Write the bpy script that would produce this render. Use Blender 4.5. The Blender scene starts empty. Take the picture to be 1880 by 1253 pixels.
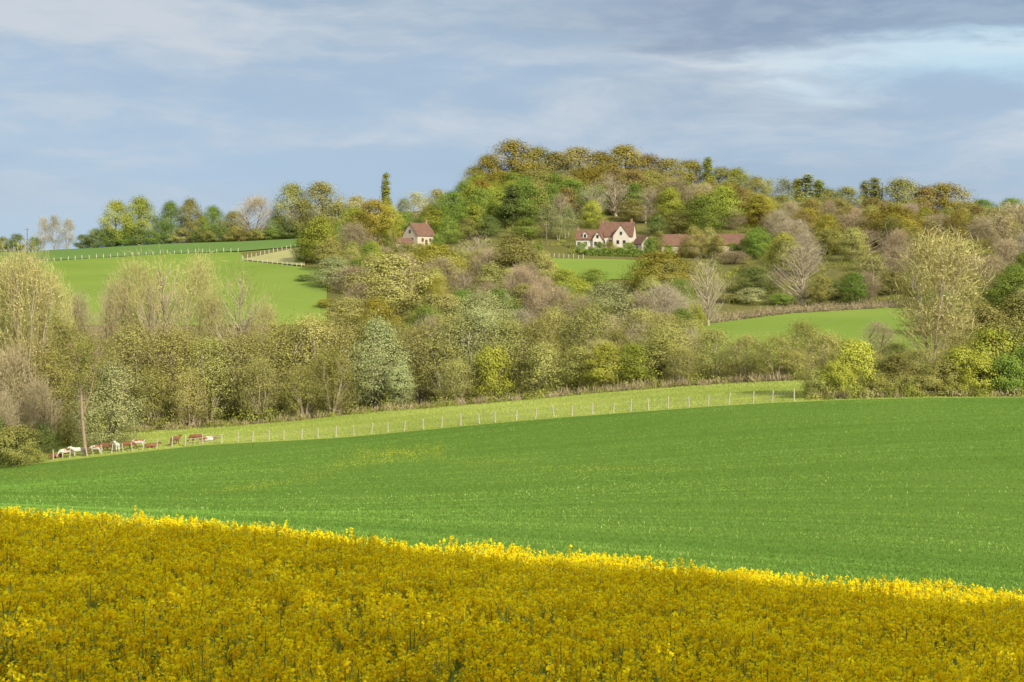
import bpy, math, random
import numpy as np
random.seed(7)
F=2611.0; H0=500.0
scene=bpy.context.scene
col=scene.collection
RG=np.random.default_rng(11)

# ------------------------------------------------------------------ terrain surface (thin plate spline through surveyed points)
def W(px,py,Y): return ((px-940)/F*Y, Y, -(py-H0)/F*Y)
CP=[]
for Y in (-60,-25,0,10,22):
    for x in (-40,-8,8,40): CP.append((x,Y,-2.4-0.08*x*(1 if abs(x)<10 else .6)-0.143*Y))
for p in [(0,935,55),(470,975,52),(940,1010,50),(1410,1050,47),(1880,1085,45),(-900,900,70),(2700,1050,60),
 (0,897,120),(940,880,105),(1880,850,92),(470,935,85),(1410,930,75),
 (0,858,206),(370,819,201),(640,801,193),(940,772,184),(1200,752,176),(1460,738,167),(1880,730,164),(-700,900,210),(2600,720,165),
 (250,795,228),(700,757,222),(1100,722,215),(1490,698,205),(1880,716,178),
 (0,785,245),(500,748,258),(1000,712,255),(1500,668,250),(1880,650,250),(-700,800,260),(2600,640,260),
 (1450,640,275),(1450,605,310),(1450,578,335),(1640,568,340),(1300,597,325),(1650,620,290),(1300,640,280),
 (150,565,330),(500,585,330),(-300,560,340),(350,520,400),(100,495,430),(560,500,420),
 (100,481,465),(300,468,485),(440,463,490),(560,455,505),(440,480,460),(560,492,430),
 (300,449,600),(60,463,600),(540,439,600),(-500,470,600),(640,432,600),
 (770,452,480),(730,458,470),(1130,457,480),(1060,462,470),(1290,463,480),(1090,478,445),(1090,510,405),(900,520,400),(700,560,350),(1000,605,315),(820,560,350),
 (770,425,550),(950,400,560),(950,352,640),(1060,348,640),(1150,352,640),(1300,372,640),(1130,420,530),(1500,415,580),(1880,425,560),(700,418,620),
 (1700,475,430),(1500,495,420),(1880,500,400),(1880,570,330),(2700,500,420),(2600,420,600),
 (300,462,800),(-500,470,800),(950,400,800),(1500,430,800),(2400,440,800),
 (-500,490,1500),(940,485,1500),(2400,490,1500),(-900,501,4500),(940,501,4500),(2800,501,4500)]: CP.append(W(*p))
CP.append((-900,200,-20)); CP.append((900,200,-10)); CP.append((-900,0,5)); CP.append((900,0,0)); CP.append((0,-400,30))
CP=np.array(CP,dtype=float); S_=100.0
def _k(r2):
    return np.where(r2>0, 0.5*r2*np.log(np.maximum(r2,1e-12)), 0.0)
A=CP[:,:2]/S_; n_=len(A)
D2=((A[:,None,:]-A[None,:,:])**2).sum(-1)
K=_k(D2)+np.eye(n_)*1e-4
Pm=np.c_[np.ones(n_),A]
M_=np.zeros((n_+3,n_+3)); M_[:n_,:n_]=K; M_[:n_,n_:]=Pm; M_[n_:,:n_]=Pm.T
sol=np.linalg.solve(M_,np.r_[CP[:,2],0,0,0])
def Z(x,y):
    x=np.asarray(x,dtype=float); y=np.asarray(y,dtype=float)
    sh=np.broadcast(x,y).shape
    q=np.c_[np.broadcast_to(x,sh).ravel(),np.broadcast_to(y,sh).ravel()]/S_
    out=np.empty(len(q))
    for i in range(0,len(q),40000):
        qq=q[i:i+40000]
        d=((qq[:,None,:]-A[None,:,:])**2).sum(-1)
        out[i:i+40000]=_k(d)@sol[:n_]+sol[n_]+qq@sol[n_+1:]
    return out.reshape(sh)
def z1(x,y): return float(Z(np.array([x]),np.array([y]))[0])
def hit(px,py,Y0,Y1,fall=None):
    Ys=np.arange(Y0,Y1,1.0); zz=Z((px-940)/F*Ys,Ys); r=-(py-H0)/F*Ys
    ok=np.where(zz>=r)[0]
    Y=Ys[ok[0]] if len(ok) else (fall if fall else Y1)
    x=(px-940)/F*Y
    return x,float(Y),z1(x,Y)

XE=[-600,-74,-44,33.5,62,600]; YE=[235,207,203,168,165,150]
def Yfence(x): return np.interp(x,XE,YE)
def Yfield(x): return Yfence(x)-1.5
def Ybelt(x): return np.interp(x,[-600,-66,-60,-20,13,43,58,600],[260,232,228,222,215,205,172,156])

# ------------------------------------------------------------------ node helpers and materials
def nt(mat):
    mat.use_nodes=True; t=mat.node_tree; t.nodes.clear(); return t
def N(t,ty,**kw):
    n=t.nodes.new(ty)
    for k,v in kw.items():
        if k.startswith('i_'): n.inputs[k[2:].replace('_',' ')].default_value=v
        else: setattr(n,k,v)
    return n
def L(t,a,b): t.links.new(a,b)
def math_(t,op,a,b=None,c=None,clamp=False):
    n=t.nodes.new('ShaderNodeMath'); n.operation=op; n.use_clamp=clamp
    for i,v in enumerate((a,b,c)):
        if v is None: continue
        if isinstance(v,(int,float)): n.inputs[i].default_value=v
        else: t.links.new(v,n.inputs[i])
    return n.outputs[0]
def mix_(t,f,a,b,mode='MIX'):
    n=t.nodes.new('ShaderNodeMix'); n.data_type='RGBA'; n.blend_type=mode; n.clamp_result=False
    def s(sock,v):
        if isinstance(v,(int,float)): sock.default_value=v
        elif isinstance(v,(tuple,list)): sock.default_value=(v[0],v[1],v[2],1)
        else: t.links.new(v,sock)
    s(n.inputs[0],f); s(n.inputs[6],a); s(n.inputs[7],b)
    return n.outputs[2]
def ramp_(t,fac,stops):
    n=t.nodes.new('ShaderNodeValToRGB'); e=n.color_ramp.elements
    while len(e)<len(stops): e.new(0.5)
    for i,(p,c) in enumerate(stops):
        e[i].position=p; e[i].color=(c[0],c[1],c[2],1)
    t.links.new(fac,n.inputs[0]); return n.outputs[0]
def smooth_(t,v,a,b):
    n=t.nodes.new('ShaderNodeMapRange'); n.interpolation_type='SMOOTHSTEP'; n.clamp=True
    t.links.new(v,n.inputs[0]); n.inputs[1].default_value=a; n.inputs[2].default_value=b
    return n.outputs[0]
def noise_(t,vec,scale,detail=4,rough=.55,dist=0.0):
    n=t.nodes.new('ShaderNodeTexNoise'); n.inputs['Scale'].default_value=scale; n.inputs['Detail'].default_value=detail
    n.inputs['Roughness'].default_value=rough; n.inputs['Distortion'].default_value=dist
    if vec is not None: t.links.new(vec,n.inputs['Vector'])
    return n.outputs[0]
def mapped(t,vec,scale,loc=(0,0,0),rot=(0,0,0)):
    n=t.nodes.new('ShaderNodeMapping'); n.inputs['Scale'].default_value=scale; n.inputs['Location'].default_value=loc; n.inputs['Rotation'].default_value=rot
    t.links.new(vec,n.inputs['Vector']); return n.outputs[0]

def leaf_mat(name,lo,hi,transl=0,objvar=.40,hi2=None):
    m=bpy.data.materials.new(name); t=nt(m)
    at=N(t,'ShaderNodeAttribute',attribute_name='tint')
    st=[(0,lo),(1,hi)] if hi2 is None else [(0,lo),(.8,hi),(1,hi2)]
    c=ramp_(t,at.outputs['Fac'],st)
    if objvar:
        oi=N(t,'ShaderNodeObjectInfo')
        v=math_(t,'MULTIPLY_ADD',oi.outputs['Random'],objvar,1-objvar/2)
        hs=N(t,'ShaderNodeHueSaturation'); L(t,c,hs.inputs['Color']); L(t,v,hs.inputs['Value']); hs.inputs['Saturation'].default_value=.94
        hh=math_(t,'FRACT',math_(t,'MULTIPLY',oi.outputs['Random'],37.7))
        L(t,math_(t,'MULTIPLY_ADD',hh,.028,.5-.014),hs.inputs['Hue']); c=hs.outputs[0]
    d=N(t,'ShaderNodeBsdfDiffuse'); L(t,c,d.inputs['Color'])
    o=N(t,'ShaderNodeOutputMaterial')
    if transl:
        tr=N(t,'ShaderNodeBsdfTranslucent'); L(t,c,tr.inputs['Color'])
        mx=N(t,'ShaderNodeMixShader'); mx.inputs[0].default_value=transl
        L(t,d.outputs[0],mx.inputs[1]); L(t,tr.outputs[0],mx.inputs[2]); L(t,mx.outputs[0],o.inputs[0])
    else: L(t,d.outputs[0],o.inputs[0])
    return m
def plain_mat(name,c,c2=None,scale=3,rough=.8,bump=0,spec=.2,coord='Object',stretch=(1,1,1)):
    m=bpy.data.materials.new(name); t=nt(m)
    tc=N(t,'ShaderNodeTexCoord'); v=mapped(t,tc.outputs[coord],stretch)
    nz=noise_(t,v,scale,6,.6)
    c2=c2 or tuple(q*.6 for q in c)
    cc=ramp_(t,nz,[(.3,c2),(.7,c)])
    p=N(t,'ShaderNodeBsdfPrincipled'); L(t,cc,p.inputs['Base Color']); p.inputs['Roughness'].default_value=rough
    p.inputs['Specular IOR Level'].default_value=spec
    if bump:
        b=N(t,'ShaderNodeBump'); b.inputs['Strength'].default_value=bump; b.inputs['Distance'].default_value=.1
        L(t,nz,b.inputs['Height']); L(t,b.outputs[0],p.inputs['Normal'])
    o=N(t,'ShaderNodeOutputMaterial'); L(t,p.outputs[0],o.inputs[0]); return m
def ground_mat(name,c1,c2,c3,big=.02,fine=1.5,stretch=(1,1,1),bump=.4):
    m=bpy.data.materials.new(name); t=nt(m)
    tc=N(t,'ShaderNodeTexCoord'); v=mapped(t,tc.outputs['Object'],stretch)
    a=noise_(t,v,big,5,.6,.4); b=noise_(t,v,fine,8,.7)
    c=ramp_(t,a,[(.32,c1),(.66,c2)])
    c=mix_(t,smooth_(t,b,.48,.72),c,c3)
    p=N(t,'ShaderNodeBsdfDiffuse'); L(t,c,p.inputs['Color'])
    bm=N(t,'ShaderNodeBump'); bm.inputs['Strength'].default_value=bump; bm.inputs['Distance'].default_value=.3
    L(t,b,bm.inputs['Height']); L(t,bm.outputs[0],p.inputs['Normal'])
    o=N(t,'ShaderNodeOutputMaterial'); L(t,p.outputs[0],o.inputs[0]); return m

# ------------------------------------------------------------------ mesh helpers
def np_mesh(name,V,Fc,mats=(),tint=None,mi=None,smooth=False,extra=None):
    me=bpy.data.meshes.new(name)
    V=np.ascontiguousarray(V,dtype=np.float32); Fc=np.ascontiguousarray(Fc,dtype=np.int32)
    n,k=Fc.shape
    me.vertices.add(len(V)); me.vertices.foreach_set('co',V.ravel())
    me.loops.add(n*k); me.loops.foreach_set('vertex_index',Fc.ravel())
    me.polygons.add(n); me.polygons.foreach_set('loop_start',np.arange(0,n*k,k,dtype=np.int32))
    try: me.polygons.foreach_set('loop_total',np.full(n,k,dtype=np.int32))
    except Exception: pass
    for m in mats: me.materials.append(m)
    if mi is not None: me.polygons.foreach_set('material_index',np.ascontiguousarray(mi,dtype=np.int32))
    me.polygons.foreach_set('use_smooth',np.full(n,bool(smooth)))
    me.update(calc_edges=True)
    if tint is not None:
        a=me.attributes.new('tint','FLOAT','POINT'); a.data.foreach_set('value',np.ascontiguousarray(tint,dtype=np.float32))
    if extra is not None:
        a=me.attributes.new('dry','FLOAT','POINT'); a.data.foreach_set('value',np.ascontiguousarray(extra,dtype=np.float32))
    return me
def unit(v): return v/np.maximum(np.linalg.norm(v,axis=-1,keepdims=True),1e-9)
class Soup:
    def __init__(s): s.V=[];s.F=[];s.T=[];s.M=[];s.n=0
    def add(s,V,Fc,T,m=0):
        s.V.append(V); s.F.append(Fc+s.n); s.T.append(T); s.M.append(np.full(len(Fc),m)); s.n+=len(V)
    def diamonds(s,C,U,Wv,t,m=0,rect=False):
        n=len(C)
        if n==0: return
        if rect: V=np.stack([C-U-Wv,C+U-Wv,C+U+Wv,C-U+Wv],1)
        else: V=np.stack([C-U,C-Wv,C+U,C+Wv],1)
        s.add(V.reshape(-1,3),np.arange(4*n).reshape(n,4),np.repeat(np.broadcast_to(t,(n,)),4),m)
    def tube(s,P,R,k=5,t=.5,m=0):
        P=np.asarray(P,float); R=np.asarray(R,float); n=len(P)
        T=np.gradient(P,axis=0); T=unit(T)
        ref=np.array([1.,0,0]) if abs(T[0,0])<.8 else np.array([0,1.,0])
        A1=unit(np.cross(T,ref)); B=np.cross(T,A1)
        an=np.linspace(0,2*np.pi,k,endpoint=False)
        V=P[:,None,:]+R[:,None,None]*(np.cos(an)[None,:,None]*A1[:,None,:]+np.sin(an)[None,:,None]*B[:,None,:])
        i=np.arange(n-1)[:,None]; j=np.arange(k)[None,:]; j2=(j+1)%k
        Fc=np.stack([i*k+j,i*k+j2,(i+1)*k+j2,(i+1)*k+j],-1).reshape(-1,4)
        s.add(V.reshape(-1,3),Fc,np.full(n*k,t),m)
    def mesh(s,name,mats,smooth=False):
        return np_mesh(name,np.concatenate(s.V),np.concatenate(s.F),mats,np.concatenate(s.T),np.concatenate(s.M),smooth)
class PM:
    def __init__(s): s.v=[];s.f=[]
    def box(s,x0,x1,y0,y1,z0,z1):
        b=len(s.v); s.v+=[(x0,y0,z0),(x1,y0,z0),(x1,y1,z0),(x0,y1,z0),(x0,y0,z1),(x1,y0,z1),(x1,y1,z1),(x0,y1,z1)]
        s.f+=[tuple(b+i for i in q) for q in ((0,3,2,1),(4,5,6,7),(0,1,5,4),(1,2,6,5),(2,3,7,6),(3,0,4,7))]
    def extr(s,sec,x0,x1,axis='x'):
        b=len(s.v); n=len(sec)
        for xx in (x0,x1):
            for (a,z) in sec: s.v.append((xx,a,z) if axis=='x' else (a,xx,z))
        s.f.append(tuple(b+i for i in range(n))[::-1]); s.f.append(tuple(b+n+i for i in range(n)))
        for i in range(n):
            j=(i+1)%n; s.f.append((b+i,b+j,b+n+j,b+n+i))
    def build(s,name,mat,parent=None,rnd=0):
        me=bpy.data.meshes.new(name); me.from_pydata(s.v,[],s.f); me.materials.append(mat); me.update()
        import bmesh
        bm=bmesh.new(); bm.from_mesh(me); bmesh.ops.recalc_face_normals(bm,faces=bm.faces); bm.to_mesh(me); bm.free()
        return link(name,me,parent)
def link(name,me,parent=None):
    o=bpy.data.objects.new(name,me); col.objects.link(o)
    if parent is not None: o.parent=parent
    return o
def tag(o,label=None,cat=None,group=None,kind=None):
    if label: o['label']=label
    if cat: o['category']=cat
    if group: o['group']=group
    if kind: o['kind']=kind
    return o
def empty(name,loc,rz=0,scale=None):
    o=bpy.data.objects.new(name,None); col.objects.link(o); o.location=loc; o.rotation_euler=(0,0,rz)
    if scale: o.scale=scale
    o.empty_display_size=.5
    return o

# ------------------------------------------------------------------ ground strips
s=np.linspace(-1,1,401); XS=60*s+2500*s**5
def strip(name,y0,y1,rows,mat,label,geo=1.0):
    tt=np.linspace(0,1,rows)**geo
    Ya=y0(XS)[None,:]*(1-tt[:,None])+y1(XS)[None,:]*tt[:,None]
    Xa=np.broadcast_to(XS[None,:],Ya.shape)
    Zz=Z(Xa,Ya)
    V=np.stack([Xa,Ya,Zz],-1).reshape(-1,3); n=len(XS)
    i=np.arange(rows-1)[:,None]*n; j=np.arange(n-1)[None,:]
    Fc=np.stack([i+j,i+j+1,i+n+j+1,i+n+j],-1).reshape(-1,4)
    o=link(name,np_mesh(name,V,Fc,[mat],smooth=True)); tag(o,label,name.replace('_',' '),kind='structure'); return o
cst=lambda v:(lambda x: np.full_like(x,float(v)))
YR=22.3
M_soil=ground_mat('soil',(.10,.095,.018),(.12,.11,.02),(.08,.08,.018))
M_wground=ground_mat('crop_ground',(.11,.19,.032),(.135,.22,.04),(.095,.17,.028),big=.03,fine=2.5,bump=.1)
M_past=ground_mat('pasture_turf',(.23,.30,.055),(.32,.37,.09),(.34,.34,.12),big=.05,fine=1.2)
M_wood=ground_mat('woodland_floor',(.12,.125,.035),(.18,.175,.055),(.17,.13,.07),big=.04,fine=.8)
strip('soil',cst(-80),cst(YR),30,M_soil,'dark soil under the flowering rapeseed in the foreground')
strip('crop_field',cst(YR),Yfield,90,M_wground,'gently rolling green cereal field behind the rapeseed')
strip('pasture',Yfield,Ybelt,24,M_past,'light green pasture strip between the post fence and the trees')
strip('hillside',Ybelt,cst(5000),230,M_wood,'wooded valley side and hill rising behind the pasture',geo=2.6)

def patch(name,pxs,tops,bots,mat,label,Y0,Y1,lift=.2,nx=70,ny=36):
    P=np.linspace(pxs[0],pxs[-1],nx); V=[]
    for p in P:
        xt,yt,_=hit(p,np.interp(p,pxs,tops),Y0,Y1); xb,yb,_=hit(p,np.interp(p,pxs,bots),Y0,Y1)
        if yt<yb+1: yt=yb+1
        Ys=np.linspace(yb,yt,ny); V.append(np.c_[(p-940)/F*Ys,Ys])
    V=np.array(V); zz=Z(V[:,:,0],V[:,:,1])+lift
    VV=np.concatenate([V,zz[:,:,None]],-1).reshape(-1,3)
    i=np.arange(nx-1)[:,None]*ny; j=np.arange(ny-1)[None,:]
    Fc=np.stack([i+j,i+ny+j,i+ny+j+1,i+j+1],-1).reshape(-1,4)
    o=link(name,np_mesh(name,VV,Fc,[mat],smooth=True)); tag(o,label,name.replace('_',' '),kind='structure')
M_mead=ground_mat('meadow_turf',(.17,.26,.045),(.22,.30,.06),(.21,.25,.07),big=.03,fine=.5)
M_upper=ground_mat('upper_crop',(.13,.22,.06),(.15,.24,.065),(.115,.19,.055),big=.02,fine=.4)
M_pale=ground_mat('pale_grass',(.36,.36,.15),(.42,.40,.19),(.30,.30,.13),big=.05,fine=.6)
patch('meadow',[-400,0,100,300,440,450,560,600],[500,482,480,468,464,480,492,496],[600,600,600,600,600,600,600,600],M_mead,'bright green sloping meadow below the left skyline fence',295,520)
patch('upper_field',[-500,60,200,300,440,560,600],[470,463,453,449,445,439,436],[492,482,474,468,463,453,453],M_upper,'darker green field on the left crest above the fence',440,625,lift=.3)
patch('grass_track',[448,560],[478,454],[480,491],M_pale,'pale dry grass wedge between two white post fences',420,530,lift=.42)
patch('village_meadow',[1012,1090,1200],[476,477,480],[500,514,516],M_mead,'small green meadow below the clipped hedge and farmhouses',380,470)
patch('valley_meadow',[1270,1300,1450,1640,1760],[600,597,578,567,566],[660,668,680,680,670],M_mead,'green meadow on the right beneath the dark hedgerow',225,360)

# ------------------------------------------------------------------ foliage palette
C={
'gold':leaf_mat('foliage_gold',(.18,.145,.016),(.44,.38,.04)),
'russet':leaf_mat('foliage_russet',(.16,.12,.03),(.40,.32,.085)),
'olive':leaf_mat('foliage_olive',(.16,.15,.035),(.42,.40,.09)),
'green':leaf_mat('foliage_green',(.095,.15,.02),(.28,.38,.05)),
'ygreen':leaf_mat('foliage_yellow_green',(.20,.23,.02),(.45,.48,.05)),
'dark':leaf_mat('foliage_dark',(.075,.105,.026),(.21,.27,.06)),
'brown':leaf_mat('twigs_brown',(.24,.18,.10),(.53,.43,.26)),
'grey':leaf_mat('twigs_grey',(.30,.25,.16),(.60,.53,.36)),
'willow':leaf_mat('foliage_silver',(.22,.24,.09),(.46,.49,.19)),
'belt':leaf_mat('foliage_young_alder',(.21,.20,.048),(.50,.485,.13)),
'pale':leaf_mat('foliage_pale_yellow',(.27,.24,.08),(.57,.52,.20)),
}
CW={'gold':'golden olive','russet':'russet brown','olive':'dull olive','green':'fresh green','ygreen':'yellow green','dark':'dark green','brown':'brown','grey':'pale grey','willow':'silvery green','belt':'olive brown','pale':'pale yellow'}
M_bark=plain_mat('bark_brown',(.22,.17,.12),scale=6); M_barkp=plain_mat('bark_pale',(.56,.48,.35),(.32,.26,.18),scale=6); M_barkr=plain_mat('bark_red',(.42,.30,.21),(.27,.18,.12),scale=6)
SH={ # H,R,cb,nclump,nleaf,leaf,crad,ntwig,stems
'round':(14,5.6,.04,180,98,.12,1.4,3,1),'oval':(14,4.3,.05,150,94,.118,1.25,4,1),
'willow':(13,5.6,.03,180,100,.095,1.35,6,3),'feather':(14,4.2,.09,150,78,.085,1.35,20,6),
'bare':(14,5.2,.10,150,12,.08,1.35,48,2),'vase':(15,4.8,.08,150,26,.08,1.25,52,5),
'limb':(14,5.4,.12,90,6,.08,1.3,20,1),
'column':(16,1.5,.02,120,50,.13,.6,6,1),'cone':(13,3.4,.05,110,80,.13,.85,4,1),
'birch':(14,3.4,.10,90,48,.10,1.2,20,2),'shrub':(5,3.1,.0,90,95,.08,.68,8,5)}
SHW={'round':'leafy round crowned tree','oval':'leafy upright tree','willow':'soft willow','feather':'feathery multi stemmed alder','bare':'leafless twiggy tree','vase':'tall vase shaped budding tree','limb':'open limbed bare tree','column':'slender columnar poplar','cone':'dense conical tree','birch':'airy birch','shrub':'bushy shrub'}
SHN={'round':'broadleaf_tree','oval':'broadleaf_tree','willow':'willow_tree','feather':'alder_tree','bare':'bare_tree','limb':'bare_tree','vase':'bare_tree','column':'poplar_tree','cone':'conifer_tree','birch':'birch_tree','shrub':'shrub'}
def prof(shape,t):
    if shape in('round','willow'): return np.clip(np.sin(np.pi*np.clip(.1+.9*t,0.02,.98)**.85),0,1)**.6
    if shape in('oval','birch'): return np.clip(np.sin(np.pi*np.clip(.08+.92*t,.02,.98)**.75),0,1)**.7
    if shape=='feather': return np.clip(np.sin(np.pi*(.14+.84*t)**.9),0,1)**.6
    if shape in('bare','limb'): return np.clip(np.sin(np.pi*np.clip(.04+t*.94,.03,.97)**.95),0,1)**.6
    if shape=='vase': return np.clip((.25+.75*t**.8)*(1-t**5)**.6,0,1)
    if shape=='column': return np.clip(np.minimum(t*5+.3,(1-t)**.6*1.15),0,1)
    if shape=='cone': return (1-t)**.75*.95+.05
    return np.sqrt(np.clip(1-t**2,0,1))*.9+.1
def tree_data(shape,seed):
    H,R,cb,nc,nl,ls,cr,ntw,stems=SH[shape]; rg=np.random.default_rng(seed)
    ph=rg.random(6)*6.28
    t=rg.random(nc)**(.8 if shape not in('cone','column') else 1.0); ang=rg.random(nc)*6.283
    z=H*(cb+(1-cb)*t*.97)-(.2*cr if shape!='shrub' else -.1)
    lump=1+.15*np.sin(2*ang+ph[0]+3*t)+.14*np.sin(4*ang+ph[1]-6*t)
    rad=(R-cr*.45)*prof(shape,t)*lump*(rg.random(nc)**.36)
    cx=rg.normal(0,R*.06); cy=rg.normal(0,R*.06)
    Cn=np.c_[rad*np.cos(ang)+cx*t,rad*np.sin(ang)+cy*t,z]
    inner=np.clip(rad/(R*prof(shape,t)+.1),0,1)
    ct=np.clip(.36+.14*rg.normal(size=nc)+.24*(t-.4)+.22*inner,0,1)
    sp=Soup()
    idx=np.repeat(np.arange(nc),rg.poisson(nl*rg.uniform(.4,1.5,nc)))
    n=len(idx); off=rg.normal(size=(n,3))*cr*.58*np.array([1,1,.8]); 
    P=Cn[idx]+off
    nrm=unit(unit(off)*.6+unit(P-np.array([0,0,H*(cb+.35*(1-cb))]))*.95+rg.normal(size=(n,3))*.28)
    U=unit(np.cross(nrm,rg.normal(size=(n,3)))); V=np.cross(nrm,U)
    sz=ls*rg.uniform(.6,1.35,n)[:,None]
    P[:,2]=np.maximum(P[:,2],.15)
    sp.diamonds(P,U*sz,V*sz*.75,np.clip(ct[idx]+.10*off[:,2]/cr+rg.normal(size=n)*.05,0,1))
    idx=np.repeat(np.arange(nc),ntw); n=len(idx)
    if n:
        off=rg.normal(size=(n,3))*cr*.6; P=Cn[idx]+off
        out=Cn[idx]*np.array([1,1,0]); d=unit(unit(out+1e-6)*.55+np.array([0,0,.8])+rg.normal(size=(n,3))*.5)
        ln=rg.uniform(.3,.8,n)[:,None]*(H/14)**.5; wd=rg.uniform(.012,.024,n)[:,None]*(1.0 if shape!='shrub' else .7)
        U=d*ln; V=unit(np.cross(d,rg.normal(size=(n,3))))*wd
        P[:,2]=np.maximum(P[:,2],.3)
        sp.diamonds(P,U,V,np.clip(ct[idx]+.06+rg.normal(size=n)*.12,0,1))
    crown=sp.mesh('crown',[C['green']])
    st=Soup(); tr0=H*(.018 if shape!='limb' else .026) if shape!='shrub' else .07
    axes=[]
    for k in range(stems):
        a=k*6.283/stems+ph[2]; spd=0 if stems==1 else R*.42
        hh=H*(.88 if stems==1 else rg.uniform(.6,.85)); m=9
        q=np.linspace(0,1,m)
        X=np.cos(a)*(spd*q**1.1+ (.25 if stems>1 else 0))+np.cumsum(rg.normal(0,H*.006,m)); Yv=np.sin(a)*(spd*q**1.1+(.25 if stems>1 else 0))+np.cumsum(rg.normal(0,H*.006,m))
        P=np.c_[X,Yv,q*hh-.4*(q==0)]; rr=tr0*(1 if stems==1 else .62)*(1-.88*q)*(1+.5*(q==0))
        st.tube(P,rr,6); axes.append(P)
    for c in range(nc):
        if shape!='limb' and c%(2 if shape in('bare','vase','feather') else 4): continue
        best=min(axes,key=lambda A_:np.min(np.linalg.norm(A_[:,:2]-Cn[c,:2],axis=1)))
        r=np.linalg.norm(Cn[c,:2]); zs=np.clip(Cn[c,2]-r*rg.uniform(.7,1.2)-.8,H*max(cb,.06)*.7,best[-1,2]*.95)
        s0=np.array([np.interp(zs,best[:,2],best[:,i]) for i in range(3)]); e=Cn[c]
        mid=(s0+e)/2+rg.normal(size=3)*.25*(H/14)+np.array([0,0,-.12*r]) 
        q=np.linspace(0,1,5)[:,None]; P=(1-q)**2*s0+2*q*(1-q)*mid+q**2*e
        r0=tr0*(.34 if shape!='limb' else .42)*(1-zs/H*.6); st.tube(P,np.linspace(r0,.02 if shape!='limb' else .035,5),3)
    trunk=st.mesh('trunk',[M_bark],smooth=True)
    return trunk,crown,H,R
PROTO={k:[tree_data(k,100+17*i+j*7) for j in range(4 if k in('round','feather') else (3 if k in('bare','shrub','oval','willow') else 2))] for i,k in enumerate(SH)}
TREES=[]
def tree(zone,px,pyt,Y,wpx,shape,colr,bark=None,label=None,fill=False,variant=None):
    x=(px-940)/F*Y; zg=z1(x,Y)-.15; zt=-(pyt-H0)/F*Y; h=zt-zg
    if h<1.2: h=1.2
    if shape in('round','oval','feather','willow') and not fill: wpx*=1.12
    w=wpx/F*Y
    pr=PROTO[shape]; v=random.randrange(len(pr)) if variant is None else variant
    tm,cm,Hn,Rn=pr[v]
    o=empty(SHN[shape],(x,Y,zg),random.random()*6.28,(w/2/Rn,w/2/Rn,h/Hn))
    a=link('trunk',tm,o); b=link('crown',cm,o)
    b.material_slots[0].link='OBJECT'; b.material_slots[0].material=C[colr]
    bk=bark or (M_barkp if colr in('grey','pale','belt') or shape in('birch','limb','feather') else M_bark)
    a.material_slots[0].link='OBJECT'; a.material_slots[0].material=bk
    TREES.append((o,zone,px,shape,colr,label,fill))
    return o
T=tree
# A: skyline left
for p,y,w in ((78,398,34),(100,394,36),(124,400,34)): T('A',p,y,610,w,'birch','grey')
for p,y,w,c in ((155,432,44,'dark'),(30,431,44,'dark'),(6,436,30,'olive'),(62,436,30,'dark')): T('A',p,y,605,w,'shrub',c)
for a in [(214,368,66,'round','ygreen'),(258,361,74,'round','ygreen'),(312,370,58,'round','green'),(350,365,54,'round','olive'),(392,378,56,'round','green'),(372,396,40,'oval','ygreen'),(467,363,90,'bare','brown'),(430,388,58,'round','olive'),(508,396,50,'round','green'),(537,337,78,'round','olive'),(592,334,90,'round','olive'),(560,375,70,'bare','brown'),(655,360,66,'round','pale'),(625,372,60,'oval','belt')]:
    T('A',a[0],a[1],604,a[2],a[3],a[4])
for p in (175,200,225,250,280,305,330,360,385,410,430,450,475,500,530,555,580): T('A',p,424+random.uniform(-10,6),600,52,'shrub',random.choice(['green','dark','olive']))
# B: round the gabled stone house
T('B',709,315,560,26,'column','ygreen')
for a in [(590,399,440,86,'round','ygreen'),(560,430,445,50,'round','green'),(652,411,430,88,'bare','brown'),(690,366,500,90,'round','gold'),(650,380,510,70,'round','ygreen'),(716,376,500,56,'round','ygreen'),(684,443,425,44,'round','ygreen'),(765,352,560,64,'birch','pale'),(798,347,570,56,'oval','pale'),(742,362,565,44,'birch','willow'),(832,352,540,80,'round','green'),(824,398,488,56,'round','green'),(870,374,505,56,'cone','ygreen'),(855,400,500,50,'round','olive'),(795,385,530,60,'oval','ygreen'),(717,425,455,34,'shrub','olive'),(745,447,430,80,'round','olive'),(705,455,430,50,'bare','brown'),(802,430,462,34,'shrub','green'),(770,448,456,30,'shrub','olive')]:
    T('B',a[0],a[1],a[2],a[3],a[4],a[5])
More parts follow.
